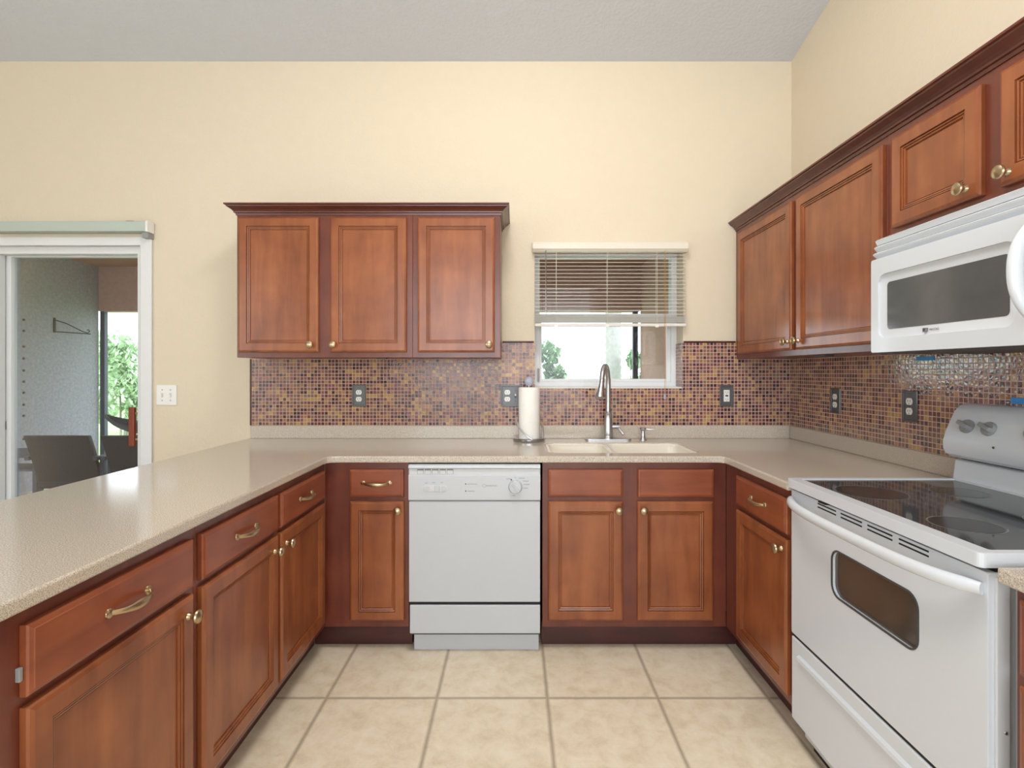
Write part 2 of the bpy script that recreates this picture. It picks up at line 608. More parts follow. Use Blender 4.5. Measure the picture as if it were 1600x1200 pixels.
# ------------------------------------------------------------------ sliding glass door
door = sroot('door_1', 'white sliding glass door to the porch')
mb = MB()
FW = .06
mb.plate([(DX0 + .001, 0), (DX0 + FW, 0), (DX0 + FW, DZ1 - FW), (DX1 - FW, DZ1 - FW), (DX1 - FW, 0), (DX1 - .001, 0), (DX1 - .001, DZ1 - .001), (DX0 + .001, DZ1 - .001)], [], 'y', YW + .02, YW + .14)
mb.done('door_frame', M['vinyl'], door, bevel=.003)
mb = MB()          # casing flange on the wall
mb.plate([(DX0 - .05, 0), (DX0 + .012, 0), (DX0 + .012, DZ1 - .02), (DX1 - .02, DZ1 - .02), (DX1 - .02, 0), (DX1 + .045, 0), (DX1 + .045, DZ1 + .03), (DX0 - .05, DZ1 + .03)], [], 'y', YW - .016, YW)
mb.done('casing', M['vinyl'], door, bevel=.005)
pL, pR = -3.012, DX1 - FW
zt = DZ1 - FW
pn = MB().plate(rect(pL, pR, .03, zt), [rect(pL + .055, pR - .012, .1, zt - .006)], 'y', YW + .07, YW + .11).done('sliding_panel', M['vinyl'], door, bevel=.003)
MB().box(pL + .05, pR - .01, YW + .088, YW + .092, .09, zt - .003).done('pane', M['glass'], pn)
pn2 = MB().plate(rect(DX0 + FW, pL + .03, .03, zt), [rect(DX0 + FW + .05, pL - .025, .1, zt - .01)], 'y', YW + .025, YW + .063).done('fixed_panel', M['vinyl'], door, bevel=.003)
MB().box(DX0 + FW + .045, pL - .02, YW + .042, YW + .046, .09, zt - .005).done('pane', M['glass'], pn2)
MB().box(pL + .012, pL + .028, YW + .058, YW + .072, .94, .99, .002).done('latch', M['dkgrey'], door)
hd = MB().box(-2.228, -2.194, YW + .012, YW + .036, .85, 1.075, .005).done('pull_handle', M['redwood'], door)
for z in (.888, 1.038):
    MB().tube([(-2.20, YW + .026, z), (-2.165, YW + .034, z + .004), (-2.145, YW + .06, z + .008)], .006, 8).done('bracket', M['brass'], hd, smooth=True)
MB().box(-2.158, -2.142, YW + .014, YW + .026, .885, 1.055, .002).done('strike_plate', M['steel'], door)

hr = thing('blind_headrail', 'pale grey-green vertical blind headrail above the sliding glass door', 'blind headrail', (-3.0, YW, 2.065))
MB().box(-1.02, 0.922, -.062, -.006, .004, .062, .004).done('rail', M['anod'], hr)
MB().box(.922, .936, -.064, -.004, .002, .064, .003).done('end_cap', M['outlet'], hr)
MB().box(.895, .93, -.05, 0, -.03, .004, .002).done('wall_bracket', M['knobgrey'], hr)
MB().box(.80, .845, -.045, 0, .062, .068, .001).done('mounting_clip', M['dkgrey'], hr)

# light switch
def switch_plate(x, z):
    t = thing('light_switch', 'white double toggle light switch on the cream wall beside the sliding door', 'light switch', (x, YW, z))
    MB().box(-.058, .058, -.007, 0, -.058, .058, .003).done('cover_plate', M['outlet'], t)
    for dx in (-.024, .024):
        MB().box(dx - .006, dx + .006, -.009, -.006, -.012, .012).done('toggle_slot', M['white2'], t)
        MB().box(dx - .0045, dx + .0045, -.02, -.007, -.012, .001, .001).done('toggle', M['outlet'], t)
        for dz in (-.03, .03):
            MB().lathe([(.0035, 0), (.003, .002)], (dx, -.007, dz), (0, -1, 0), 10).done('screw', M['knobgrey'], t, smooth=True)
switch_plate(-1.995, 1.146)


# ------------------------------------------------------------------ mosaic backsplash
TT = .008
TZ1 = 1.445
bs = thing('tile_backsplash', 'brown and amber mosaic glass tiles covering the wall behind the sink', 'backsplash', (0, YW, 0))
mb = MB()
mb.plate([(-1.507, .973), (XR - TT - .001, .973), (XR - TT - .001, TZ1), (WX1, TZ1), (WX1, WZ0 - .003), (WX0, WZ0 - .003), (WX0, TZ1), (-1.507, TZ1)], [], 'y', -TT, -.0005)
mb.done('tile_field', MOS_B, bs)
MB().plate([(YW - TT - YW, WZ0), (WY - YW - .002, WZ0), (WY - YW - .002, TZ1), (YW - TT - YW, TZ1)], [], 'x', WX1 - .007, WX1 - .0005).done('reveal_tiles', MOS_R, bs)
for a, b in ((-.072, WX0 - .002), (WX1 + .002, 1.262)):
    mb = MB()
    n = int((b - a) / .006)
    prof = [(r, h) for k in range(n) for r, h in ((.0045, (b - a) * k / n), (.0062, (b - a) * (k + .5) / n))]
    mb.lathe(prof, (a, -.006, TZ1 + .005), (1, 0, 0), 10)
    mb.done('rope_trim', M['toe'], bs, smooth=True, ang=80)
MB().lathe([(.006, 0), (.006, .38)], (-1.512, -.005, .973), (0, 0, 1), 10).done('edge_trim', M['toe'], bs, smooth=True)

bs2 = thing('tile_backsplash', 'mosaic glass tiles on the right wall behind the range and under the microwave', 'backsplash', (XR, 0, 0))
MB().plate(rect(.0, YW - .0005, .973, 1.40), [], 'x', -TT, -.0005).done('tile_field', MOS_R, bs2)
tag(MB().box(XR - TT - .0012, XR - TT, 1.985, 2.075, 1.324, 1.340).done('blue_strip', M['blue']), 'bright blue strip on the mosaic tiles just under the microwave', 'tape')  # thin bright blue strip laid over the tiles
tag(MB().box(XR - TT - .0012, XR - TT, 1.60, 1.68, 1.180, 1.20).done('blue_strip', M['blue']), 'bright blue strip on the mosaic tiles just above the range console', 'tape')


# ------------------------------------------------------------------ outlets
def outlet(label, loc, rz, kinds, w=None):
    t = thing('wall_outlet', label, 'outlet', loc, rz, 'pewter outlet plates on the mosaic')
    n = len(kinds)
    hw = .0385 + .023 * (n - 1)
    pl = MB().box(-hw, hw, -.006, 0, -.062, .062, .003).done('cover_plate', M['pewter'], t)
    MB().plate(rect(-hw, hw, -.062, .062), [rect(-hw + .010, hw - .010, -.052, .052)], 'y', -.009, -.005).done('raised_rim', M['pewter'], pl, bevel=.002)
    for i, k in enumerate(kinds):
        cx = (i - (n - 1) / 2) * .046
        if k == 'duplex':
            for dz in (-.0195, .0195):
                r = MB().plate([(cx + .0165 * math.cos(a), dz + max(-.0135, min(.0135, .0165 * math.sin(a)))) for a in [2 * PI * j / 32 for j in range(32)]], [], 'y', -.0085, -.005).done('receptacle', M['outlet'], t)
                mb = MB()
                for sx, hh in ((-.006, .0045), (.006, .0038)):
                    mb.box(cx + sx - .0011, cx + sx + .0011, -.0089, -.0084, dz + .002 - hh, dz + .002 + hh)
                mb.lathe([(.0022, 0), (.0022, .0005)], (cx, -.0084, dz - .0085), (0, -1, 0), 10)
                mb.done('slots', M['black'], r)
            MB().lathe([(.003, 0), (.0025, .001)], (cx, -.006, 0), (0, -1, 0), 10).done('screw', M['dkgrey'], t)
        elif k == 'decora':
            r = MB().box(cx - .0165, cx + .0165, -.009, -.005, -.0335, .0335, .001).done('receptacle', M['outlet'], t)
            mb = MB()
            for dz in (-.02, .02):
                for sx in (-.006, .006):
                    mb.box(cx + sx - .0011, cx + sx + .0011, -.0094, -.0089, dz - .004, dz + .004)
                mb.lathe([(.002, 0), (.002, .0005)], (cx, -.0089, dz - .009), (0, -1, 0), 10)
            mb.box(cx - .008, cx + .008, -.0094, -.0089, -.004, .004)
            mb.done('slots', M['black'], r)
        else:
            MB().box(cx - .005, cx + .005, -.008, -.005, -.012, .012).done('toggle_slot', M['dkgrey'], t)
            MB().box(cx - .0042, cx + .0042, -.018, -.006, -.001, .011, .001).done('toggle', M['outlet'], t)
            for dz in (-.03, .03):
                MB().lathe([(.003, 0), (.0025, .001)], (cx, -.006, dz), (0, -1, 0), 10).done('screw', M['dkgrey'], t)
    return t


yp = YW - TT
outlet('pewter duplex outlet plate on the mosaic below the wall cabinets', (-.892, yp, 1.143), 0, ['duplex'])
outlet('wide pewter plate with outlet and switch behind the paper towel roll', (-.022, yp, 1.143), 0, ['duplex', 'switch'])
outlet('pewter plate with square white outlet right of the kitchen window', (1.206, yp, 1.143), 0, ['decora'])
outlet('pewter duplex outlet on the right wall, second from the range', (XR - TT, 2.595, 1.138), -PI / 2, ['duplex'])
outlet('pewter duplex outlet on the right wall nearest the white range', (XR - TT, 2.105, 1.143), -PI / 2, ['duplex'])


# ------------------------------------------------------------------ cabinets
def door_mesh(x0, x1, z0, z1, th=.019, stile=.056):
    """moulded door: bevelled outer edge, flat rails, two stepped beads, recessed flat panel; front faces -y"""
    def ring(ins, y):
        return [(x0 + ins, y, z0 + ins), (x1 - ins, y, z0 + ins), (x1 - ins, y, z1 - ins), (x0 + ins, y, z1 - ins)]
    s = stile
    prof = [(0, -.0005), (0, -.012), (.003, -.016), (.010, -th), (s - .0005, -th), (s, -th + .008), (s + .0022, -th + .008), (s + .0027, -th + .003), (s + .007, -th + .0045), (s + .0072, -th + .011),
            (s + .009, -th + .011), (s + .0093, -th + .006), (s + .014, -th + .0075), (s + .0143, -th + .0125), (s + .016, -th + .0125), (s + .018, -th + .011)]
    return MB().loft([ring(a, b) for a, b in prof])


def drawer_mesh(x0, x1, z0, z1, th=.019):
    def ring(ins, y):
        return [(x0 + ins, y, z0 + ins), (x1 - ins, y, z0 + ins), (x1 - ins, y, z1 - ins), (x0 + ins, y, z1 - ins)]
    return MB().loft([ring(a, b) for a, b in [(0, -.0005), (0, -.012), (.0025, -.0155), (.009, -.0175), (.0105, -th)]])


def knob(parent, x, z, y=-.019):
    return MB().lathe([(.0105, 0), (.0095, .003), (.0065, .007), (.0065, .013), (.012, .017), (.0172, .021), (.0180, .024), (.0165, .028), (.011, .031), (.005, .0325), (.0005, .0330)],
                      (x, y, z), (0, -1, 0), 20).done('knob', M['brass'], parent, smooth=True)


def pull(parent, x, z, y=-.019, L=.118):
    h = L / 2
    pts, rad = [], []
    for i in range(21):
        u = i / 20 * 2 - 1
        arch = (1 - abs(u) ** 3.2)
        pts.append((x + u * h, y - .003 - .024 * arch, z - .004 * (1 - u * u)))
        rad.append(.0052 + .0048 * math.exp(-(u / .5) ** 2))
    mb = MB().tube(pts, rad, 10, flat=.6, up=(0, 0, 1))
    for sgn in (-1, 1):
        mb.lathe([(.011, 0), (.0105, .003), (.007, .006), (.001, .0068)], (x + sgn * h, y, z), (0, -1, 0), 16)
        mb.box(x + sgn * h - .006 + sgn * .006, x + sgn * h + .006 + sgn * .006, y - .004, y, z - .005, z + .005, .002)
    return mb.done('pull_handle', M['brass'], parent, smooth=True)


def cabinet(name, label, w, z0, z1, depth, fronts, loc, rz, toe=0.0, group=None, toe_ext=(0, 0)):
    """local frame: x along the face, front frame at y=0 facing -y, body towards +y"""
    t = thing(name, label, 'cabinet', loc, rz, group)
    if name == 'sink_cabinet':      # open inside, the sink bowls hang in it
        MB().box(0, .018, .019, depth, z0, z1).box(w - .018, w, .019, depth, z0, z1).box(.018, w - .018, .019, depth, z0, z0 + .018).box(.018, w - .018, depth - .01, depth, z0 + .018, z1).done('carcass', M['frame'], t)
    else:
        MB().box(0, w, .019, depth, z0, z1).done('carcass', M['frame'], t)
    MB().box(0, w, 0, .019, z0, z1, .0012, 1).done('face_frame', M['frame'], t)
    if toe:
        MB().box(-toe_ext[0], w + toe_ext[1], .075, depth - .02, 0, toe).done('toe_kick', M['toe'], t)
    for f in fronts:
        k, x0, x1, a0, a1, hw = f
        if k == 'door':
            st = .040 if (x1 - x0) < .3 else .045
            d = door_mesh(x0, x1, a0, a1, stile=st).done('door', M['door'], t)
            if hw:
                knob(d, *hw)
        else:
            d = drawer_mesh(x0, x1, a0, a1).done('drawer', M['doorx'], t)
            if hw:
                pull(d, (x0 + x1) / 2, (a0 + a1) / 2 + .002)
    return t


FZ0, FZ1 = .118, CT - .031      # base cabinet body
DRZ = (.712, .838)              # drawer fronts
DOZ = (.152, .693)              # base doors
gB = 'cherry base cabinets'
# peninsula run (faces +x): local x runs along +y
XF = -.868
def pen(y0, y1, dy0, dy1, label, kx, ext=0):
    fr = [('drawer', dy0 - y0, dy1 - y0, *DRZ, True), ('door', dy0 - y0, dy1 - y0, *DOZ, (kx - y0, .645))]
    return cabinet('base_cabinet', label, y1 - y0, FZ0, FZ1, .60, fr, (XF, y0, 0), PI / 2, .105, gB, (0, ext))
c = pen(.87, 1.432, .925, 1.403, 'cherry base cabinet at the near end of the peninsula, widest of the three', 1.375)
MB().box(.047, .054, -.008, .0, .742, .766, .001).done('hinge', M['knobgrey'], c)
pen(1.433, 1.911, 1.443, 1.903, 'cherry base cabinet in the middle of the peninsula run', 1.868)
pen(1.912, 2.41, 1.926, 2.372, 'cherry base cabinet at the far end of the peninsula, beside the inside corner', 1.965, .0745)
# window wall run (faces the camera)
YF = 2.41
cabinet('base_cabinet', 'narrow cherry base cabinet with one drawer, just left of the dishwasher', .384, FZ0, FZ1, .60,
        [('drawer', .116, .362, *DRZ, True), ('door', .118, .364, *DOZ, (.338, .655))], (XF + .0005, YF + .0005, 0), 0, .105, gB, (.0745, 0))
cabinet('sink_cabinet', 'wide cherry sink base cabinet with two doors under the window', .838, FZ0, FZ1, .60,
        [('drawer', .026, .365, *DRZ, False), ('drawer', .433, .778, *DRZ, False),
         ('door', .026, .365, *DOZ, (.344, .655)), ('door', .431, .775, *DOZ, (.456, .655))], (.1235, YF + .0005, 0), 0, .105, gB, (0, .0745))
# right run (faces -x): local x runs along -y
XRF = .962
cabinet('base_cabinet', 'cherry base cabinet between the sink corner and the white range', .59, FZ0, FZ1, .60,
        [('drawer', .145, .565, *DRZ, True), ('door', .145, .565, *DOZ, (.535, .655))], (XRF, 2.41, 0), -PI / 2, .105, gB, (.0745, 0))
cabinet('base_cabinet', 'cherry base cabinet at the right edge, on the near side of the range', .55, FZ0, FZ1, .56,
        [('drawer', .02, .52, .70, .845, True), ('door', .02, .52, .152, .68, (.49, .62))], (XRF + .02, 1.035, 0), -PI / 2, .105, gB)

# wall cabinets left of the window
gU = 'cherry wall cabinets'
UZ0, UZ1 = 1.353, 2.085
YU = 2.712
cabinet('wall_cabinet', 'two-door cherry wall cabinet on the cream wall left of the window', .901, UZ0, UZ1, YW - YU - .001,
        [('door', .012, .423, 1.380, 2.068, (.386, 1.418)), ('door', .483, .872, 1.380, 2.068, (.503, 1.418))], (-1.427, YU, 0), 0, 0, gU)
ca = cabinet('wall_cabinet', 'single-door cherry wall cabinet nearest the kitchen window', .4495, UZ0, UZ1, YW - YU - .001,
        [('door', .028, .420, 1.380, 2.068, (.392, 1.418))], (-.5255, YU, 0), 0, 0, gU)
MB().box(-.20, -.15, .05, .09, UZ0 - .006, UZ0, .001).done('light_clip', M['dkgrey'], ca)
# right wall cabinets
XU = 1.266
cb = cabinet('wall_cabinet', 'two-door cherry wall cabinet on the right wall beside the microwave', 1.232, UZ0, UZ1, XR - XU - .001,
        [('door', .055, .632, 1.380, 2.055, (.605, 1.418)), ('door', .672, 1.226, 1.380, 2.055, (.697, 1.418))], (XU, YW - .001, 0), -PI / 2, 0, gU)
MB().box(.72, .80, .04, .08, UZ0 - .008, UZ0, .001).done('light_clip', M['dkgrey'], cb)
cabinet('wall_cabinet', 'short two-door cherry wall cabinet directly above the white microwave', .80, 1.735, UZ1, XR - XU - .001,
        [('door', .038, .375, 1.757, 2.055, (.333, 1.788)), ('door', .432, .77, 1.757, 2.055, (.458, 1.788))], (XU, 1.797, 0), -PI / 2, 0, gU)


# crown moulding: profile (out, up) swept along a mitred path
CROWN = [(.0, .0), (.004, .0), (.006, .010), (.012, .012), (.013, .018), (.020, .026), (.032, .034), (.038, .038), (.039, .043), (.046, .045), (.046, .052), (.0, .052)]
def crown(label, path, normals, z):
    mb = MB()
    rings = []
    for (x, y), (nx, ny) in zip(path, normals):
        rings.append([(x + nx * a, y + ny * a, z + b) for a, b in CROWN])
    mb.loft(rings)
    return tag(mb.done('crown_moulding', M['crown'], smooth=False), label, 'crown moulding', 'dark cherry crown mouldings')
crown('dark cherry crown moulding along the top of the left wall cabinets', [(-1.427, YW - .002), (-1.427, YU), (-.076, YU), (-.076, YW - .002)],
      [(-1, 0), (-1, -1), (1, -1), (1, 0)], UZ1 - .003)
crown('dark cherry crown moulding along the top of the right wall cabinets', [(XU, YW - .002), (XU, .99)], [(-1, 0), (-1, 0)], UZ1 - .003)

# ------------------------------------------------------------------ worktops
YE, XEL, XER, XO = 2.38, -.843, .938, -1.52     # edges
ct = thing('countertop', 'speckled beige U-shaped countertop with the sink and the long peninsula', 'countertop', (0, 0, CT))
SX0, SX1, SY0, SY1 = .155, .872, 2.475, 2.835
mb = MB()
outer = [(XO, .55), (XEL, .55), (XEL, YE - .05), (XEL + .004, YE - .02), (XEL + .02, YE - .004), (XEL + .05, YE),
         (XER - .05, YE), (XER - .02, YE - .004), (XER - .004, YE - .02), (XER, YE - .05), (XER, 1.823), (XR - .001, 1.823), (XR - .001, YW - .001), (XO, YW - .001)]
mb.plate(outer, [rrect(SX0, SX1, SY0, SY1, .06)], 'z', -.030, 0)
mb.done('worktop', M['counter'], ct, bevel=.006, seg=3)
mb = MB().plate([(-1.507, YW - .001), (-1.507, YW - .020), (XR - .021, YW - .020), (XR - .021, YW - .001)], [], 'z', 0, .073)
mb.done('upstand', M['counter'], ct, bevel=.003)
mb = MB().plate([(YW - .001, 0), (YW - .001, .073), (1.85, .073), (1.83, .068), (1.823, .05), (1.823, 0)], [], 'x', XR - .020, XR - .001)
mb.done('upstand', M['counter'], ct, bevel=.003)
ct2 = tag(MB().plate([(XER + .004, .45), (XER + .004, 1.035), (XR - .001, 1.035), (XR - .001, .45)], [], 'z', CT - .03, CT).done('countertop', M['counter'], bevel=.005, seg=3),
          'short piece of speckled countertop on the near side of the range', 'countertop')

# sink: two basins in one cream casting, set into the worktop
sk = thing('kitchen_sink', 'cream double-bowl sink set flush in the countertop under the faucet', 'sink', (0, 0, CT))
mb = MB()
mid = .47
mb.plate(rrect(SX0 + .001, SX1 - .001, SY0 + .001, SY1 - .001, .059), [rrect(SX0 + .018, mid - .012, SY0 + .018, SY1 - .018, .045), rrect(mid + .012, SX1 - .018, SY0 + .018, SY1 - .018, .045)], 'z', -.024, -.004)
mb.done('rim', M['sink'], sk, bevel=.005, seg=3)
for a, b, dp in ((SX0 + .018, mid - .012, .19), (mid + .012, SX1 - .018, .16)):
    mb = MB()
    rings = []
    for ins, z in ((-.004, -.020), (.0, -.020), (.003, -.05), (.010, -dp + .03), (.03, -dp), (.08, -dp - .004)):
        rings.append([(x, y, z) for x, y in rrect(a + ins, b - ins, SY0 + .018 + ins, SY1 - .018 - ins, max(.01, .045 - ins * .2))])
    mb.loft(rings, cap0=False)
    bo = mb.done('bowl', M['sink'], sk, smooth=True)
    MB().lathe([(.04, 0), (.038, .003), (.02, .002), (.0005, .001)], ((a + b) / 2, (SY0 + SY1) / 2, -dp - .004), (0, 0, 1), 20).done('drain', M['steel'], bo, smooth=True)

# ------------------------------------------------------------------ faucet
fa = thing('faucet', 'brushed nickel gooseneck pull-down faucet behind the sink', 'faucet', (.516, 2.935, CT))
mb = MB().plate(rrect(-.128, .128, -.027, .027, .026, 6), [], 'z', 0, .009)
mb.done('deck_plate', M['steel'], fa, bevel=.004)
MB().lathe([(.030, .008), (.029, .016), (.0265, .02), (.0265, .028), (.0275, .032), (.0265, .05), (.022, .12), (.019, .145), (.0205, .148), (.0205, .154), (.016, .158), (.0005, .158)], (0, 0, 0), (0, 0, 1), 24).done('body', M['steel'], fa, smooth=True)
pts = [(0, 0, .15), (0, 0, .20), (0, 0, .26), (0, -.002, .30)]
R = .07
dx = -.058
for i in range(1, 13):
    a = PI * i / 12 * .94
    u = (1 - math.cos(a)) / 2
    pts.append((dx * u, -.002 - 2 * R * u, .315 + .095 * math.sin(a)))
MB().tube(pts, [.0140] * len(pts), 14).done('spout', M['steel'], fa, smooth=True)
e0 = Vector(pts[-1])
d = (Vector(pts[-1]) - Vector(pts[-2])).normalized()
d = (d + Vector((-.06, -.05, 0))).normalized()
hd = MB().lathe([(.013, -.004), (.0145, .0), (.0145, .012), (.013, .014), (.0155, .03), (.021, .065), (.0265, .088), (.0275, .094), (.024, .098), (.0005, .098)], e0, d, 20).done('spray_head', M['steel'], fa, smooth=True)
lv = MB().lathe([(.012, .018), (.0125, .03), (.0125, .062), (.010, .064)], (0, -.002, .075), (1, 0, 0), 18).done('lever_hub', M['steel'], fa, smooth=True)
MB().tube([(.055, -.004, .07), (.068, -.012, .052), (.08, -.022, .034)], [.007, .0065, .0075], 10).done('lever', M['steel'], fa, smooth=True)

sd = thing('soap_dispenser', 'brushed nickel soap dispenser pump to the right of the faucet', 'soap dispenser', (.712, 2.945, CT))
MB().lathe([(.021, 0), (.021, .004), (.016, .010), (.0125, .016), (.0125, .042), (.0005, .042)], (0, 0, 0), (0, 0, 1), 20).done('body', M['steel'], sd, smooth=True)
MB().lathe([(.011, .042), (.011, .052), (.0175, .056), (.0185, .064), (.014, .069), (.0005, .071)], (0, 0, 0), (0, 0, 1), 20).done('pump_head', M['steel'], sd, smooth=True)
MB().tube([(.010, -.002, .061), (.035, -.012, .059), (.056, -.022, .060)], [.0045, .0035, .0028], 8).done('nozzle', M['steel'], sd, smooth=True)

# ------------------------------------------------------------------ paper towels
pt = (.076, 2.905, CT)
ph = thing('paper_towel_holder', 'silver countertop paper towel holder with a clear ball on top', 'paper towel holder', pt)
MB().lathe([(.086, 0), (.088, .006), (.088, .014), (.084, .017), (.0005, .017)], (0, 0, 0), (0, 0, 1), 40).done('base', M['chrome'], ph, smooth=True)
MB().lathe([(.006, .017), (.006, .300), (.010, .301), (.010, .304), (.0005, .304)], (0, 0, 0), (0, 0, 1), 14).done('post', M['chrome'], ph, smooth=True)
fin = [(.0270 * math.sin(PI * i / 14), .328 - .0270 * math.cos(PI * i / 14)) for i in range(15)]
MB().lathe(fin, (.0, 0, 0), (0, 0, 1), 24).done('finial', M['crystal'], ph, smooth=True)
MB().tube([(.074, -.012, .012), (.080, -.02, .05), (.072, -.035, .085), (.02, -.0665, .055), (-.01, -.0678, .03), (.012, -.066, .018), (.03, -.064, .016)][:1] +
          [(.079, -.006, .04), (.076, .004, .075), (.062, .018, .098)], .004, 8).done('wire_arm', M['steel'], ph, smooth=True)
MB().tube([(-.066, -.02, .135), (-.068, -.026, .11), (-.058, -.042, .08), (-.03, -.0625, .05), (-.004, -.069, .028), (.016, -.068, .016)], .004, 8).done('wire_arm', M['steel'], ph, smooth=True)
tr = thing('paper_towel_roll', 'white roll of paper towels standing on the silver holder', 'paper towel roll', (pt[0], pt[1], CT + .0175))
MB().lathe([(.020, 0), (.057, 0), (.0575, .003), (.0575, .274), (.056, .277), (.020, .277)], (0, 0, 0), (0, 0, 1), 40).done('towels', M['paper'], tr, smooth=True)
MB().lathe([(.0195, .001), (.0195, .2765), (.0175, .2765), (.0175, .001)], (0, 0, 0), (0, 0, 1), 24).done('core', M['pinkcord'], tr, smooth=True)

# ------------------------------------------------------------------ window blind
bl = thing('window_blind', 'white mini blind half raised in the kitchen window above the sink', 'window blind', (0, YW, 0))
BX0, BX1 = .108, .975
mb = MB()
mb.plate([(-.062, 1.972), (-.048, 1.957), (-.012, 1.957), (-.012, 2.012), (-.05, 2.012), (-.062, 2.0)], [], 'x', .097, .975)
mb.done('headrail', M['offwhite'], bl, bevel=.004)
sl = MB()
NS = 17
z = 1.948
zs = [1.94 - .0209 * i for i in range(NS)]
for zz in zs:
    rings = []
    for x in (BX0 + .004, BX1 - .014):
        top = [(x, -.037 + .0125 * u * 1.0, zz + .0022 * (1 - u * u) + .0021 * u) for u in (-1, -.5, 0, .5, 1)]
        bot = [(p[0], p[1], p[2] - .0008) for p in reversed(top)]
        rings.append(top + bot)
    sl.loft(rings)
sl.done('slats', M['slat'], bl)
sl = MB()
for i in range(9):
    zz = 1.590 - .0038 * i
    sl.box(BX0 + .004, BX1 - .014, -.0495, -.0245, zz - .0015, zz, 0)
sl.done('stacked_slats', M['slat'], bl)
MB().box(BX0 + .003, BX1 - .01, -.048, -.026, 1.536, 1.553, .003).done('bottom_rail', M['slat'], bl)
for x in (.232, .52, .80):
    mb = MB()
    for yy in (-.0505, -.0235):
        mb.tube([(x, yy, 1.957), (x, yy, 1.545)], .0010, 6)
    mb.done('ladder_cord', M['offwhite'], bl)
MB().tube([(.172, -.056, 1.962), (.174, -.057, 1.60)], .0028, 8).done('tilt_wand', M['chrome'], bl, smooth=True)
for x in (.839, .845):
    mb = MB().tube([(x, -.055, 1.96), (x + .001, -.056, 1.60), (x + .002, -.055, 1.155)], .0009, 6).done('pull_cord', M['pinkcord'], bl)
MB().lathe([(.0015, 0), (.006, .004), (.0085, .022), (.007, .028), (.0005, .03)], (.8425, -.055, 1.155), (0, 0, -1), 12).done('tassel', M['crystal'], bl, smooth=True)
for x in (.232, .52, .80):
    MB().box(x - .01, x + .01, -.051, -.047, 1.53, 1.545, .002).done('rail_clip', M['outlet'], bl)

# ------------------------------------------------------------------ dishwasher
dw = thing('dishwasher', 'white built-in dishwasher between the narrow cabinet and the sink', 'dishwasher', (-.4815, 2.385, 0))
W = .596
MB().box(.006, W - .006, .03, .60, .08, CT - .034).done('tub', M['dkgrey'], dw)
mb = MB().plate([(0, .841), (-.010, .847), (-.009, .857), (.0, .863), (.028, .863), (.028, .700), (-.004, .700), (-.008, .706), (-.008, .812), (-.006, .8155), (.0, .817)], [], 'x', 0.001, W - .001)
cp = mb.done('control_panel', M['dwwhite'], dw, bevel=.0015)
MB().box(.008, W - .008, -.0004, .003, .8175, .841).done('vent_recess', M['white2'], cp)
mb = MB()
for i in range(5):
    x0 = .040 + i * .0335
    mb.box(x0, x0 + .028, -.0010, .0, .8195, .8400)
mb.done('vent_grille', M['dkgrey'], cp)
mb = MB()
for i in range(5):
    x0 = .0412 + i * .0335
    mb.box(x0, x0 + .0256, -.0018, -.0008, .8200, .8365)
mb.done('vent_louvre', M['white2'], cp)
MB().plate(rrect(.067, .177, .742, .769, .013), [], 'y', -.0095, -.007).done('slider_track', M['white2'], cp, bevel=.001)
MB().box(.119, .141, -.014, -.009, .7415, .7685, .002).done('slider', M['dwwhite'], cp)
for sx in (.072, .147):
    MB().plate(rrect(sx, sx + .025, .745, .766, .010), [], 'y', -.013, -.009).done('push_button', M['dwwhite'], cp, bevel=.002)
for zz in (.776, .744):
    MB().lathe([(.0028, 0), (.0024, .001)], (.259, -.008, zz), (0, -1, 0), 10).done('indicator_light', M['black'], cp)
dl = MB().lathe([(.032, 0), (.031, .004), (.0285, .008), (.0275, .02), (.025, .022), (.0005, .022)], (.482, -.008, .764), (0, -1, 0), 32).done('dial', M['dwwhite'], cp, smooth=True)
mb = MB()
mb.box(-.0245, .0245, -.0375, -.028, -.004, .004, .0015)
mb.bm.transform(Matrix.Translation((.482, 0, .764)) @ Matrix.Rotation(math.radians(48), 4, 'Y'))
mb.done('grip', M['dwwhite'], dl)
MB().lathe([(.0035, 0), (.003, .002)], (.464, -.008, .795), (0, -1, 0), 10).done('pointer_mark', M['dkgrey'], cp)
mb = MB()
for (x0, z0, L) in ((.075, .780, .014), (.107, .782, .016), (.146, .782, .012), (.267, .776, .044), (.267, .744, .032), (.442, .799, .018), (.479, .803, .006), (.498, .802, .026),
                    (.516, .789, .026), (.519, .774, .028), (.517, .757, .022), (.469, .724, .012)):
    mb.box(x0, x0 + L, -.0086, -.008, z0 - .0008, z0 + .0008)
mb.done('printed_marks', M['ink'], cp)
mb = MB().plate([(.342 + .0085 * math.cos(2 * PI * i / 28), .768 + .0065 * math.sin(2 * PI * i / 28)) for i in range(28)], [[(.342 + .0075 * math.cos(2 * PI * i / 28), .768 + .0056 * math.sin(2 * PI * i / 28)) for i in range(28)]], 'y', -.0085, -.0078)
mb.done('emblem', M['ink'], cp)
text_mesh('lettering', 'WHIRLPOOL', .0085, M['ink'], cp, (.375, -.0083, .768), (PI / 2, 0, 0))
MB().box(.002, W - .002, -.0015, .03, .242, .697, .003).done('door_panel', M['dwwhite'], dw)
MB().box(.004, W - .004, .006, .03, .228, .243).done('gap_strip', M['black'], dw)
MB().box(.006, W - .002, -.0015, .03, .100, .228, .003).done('access_panel', M['dwwhite'], dw)
MB().box(.016, W - .006, .05, .07, .0, .12, .002).done('toe_panel', M['dwwhite'], dw)
for x in (.044, W - .034):
    MB().lathe([(.003, 0), (.003, .002)], (x, .05, .094), (0, -1, 0), 10).done('screw', M['dkgrey'], dw)

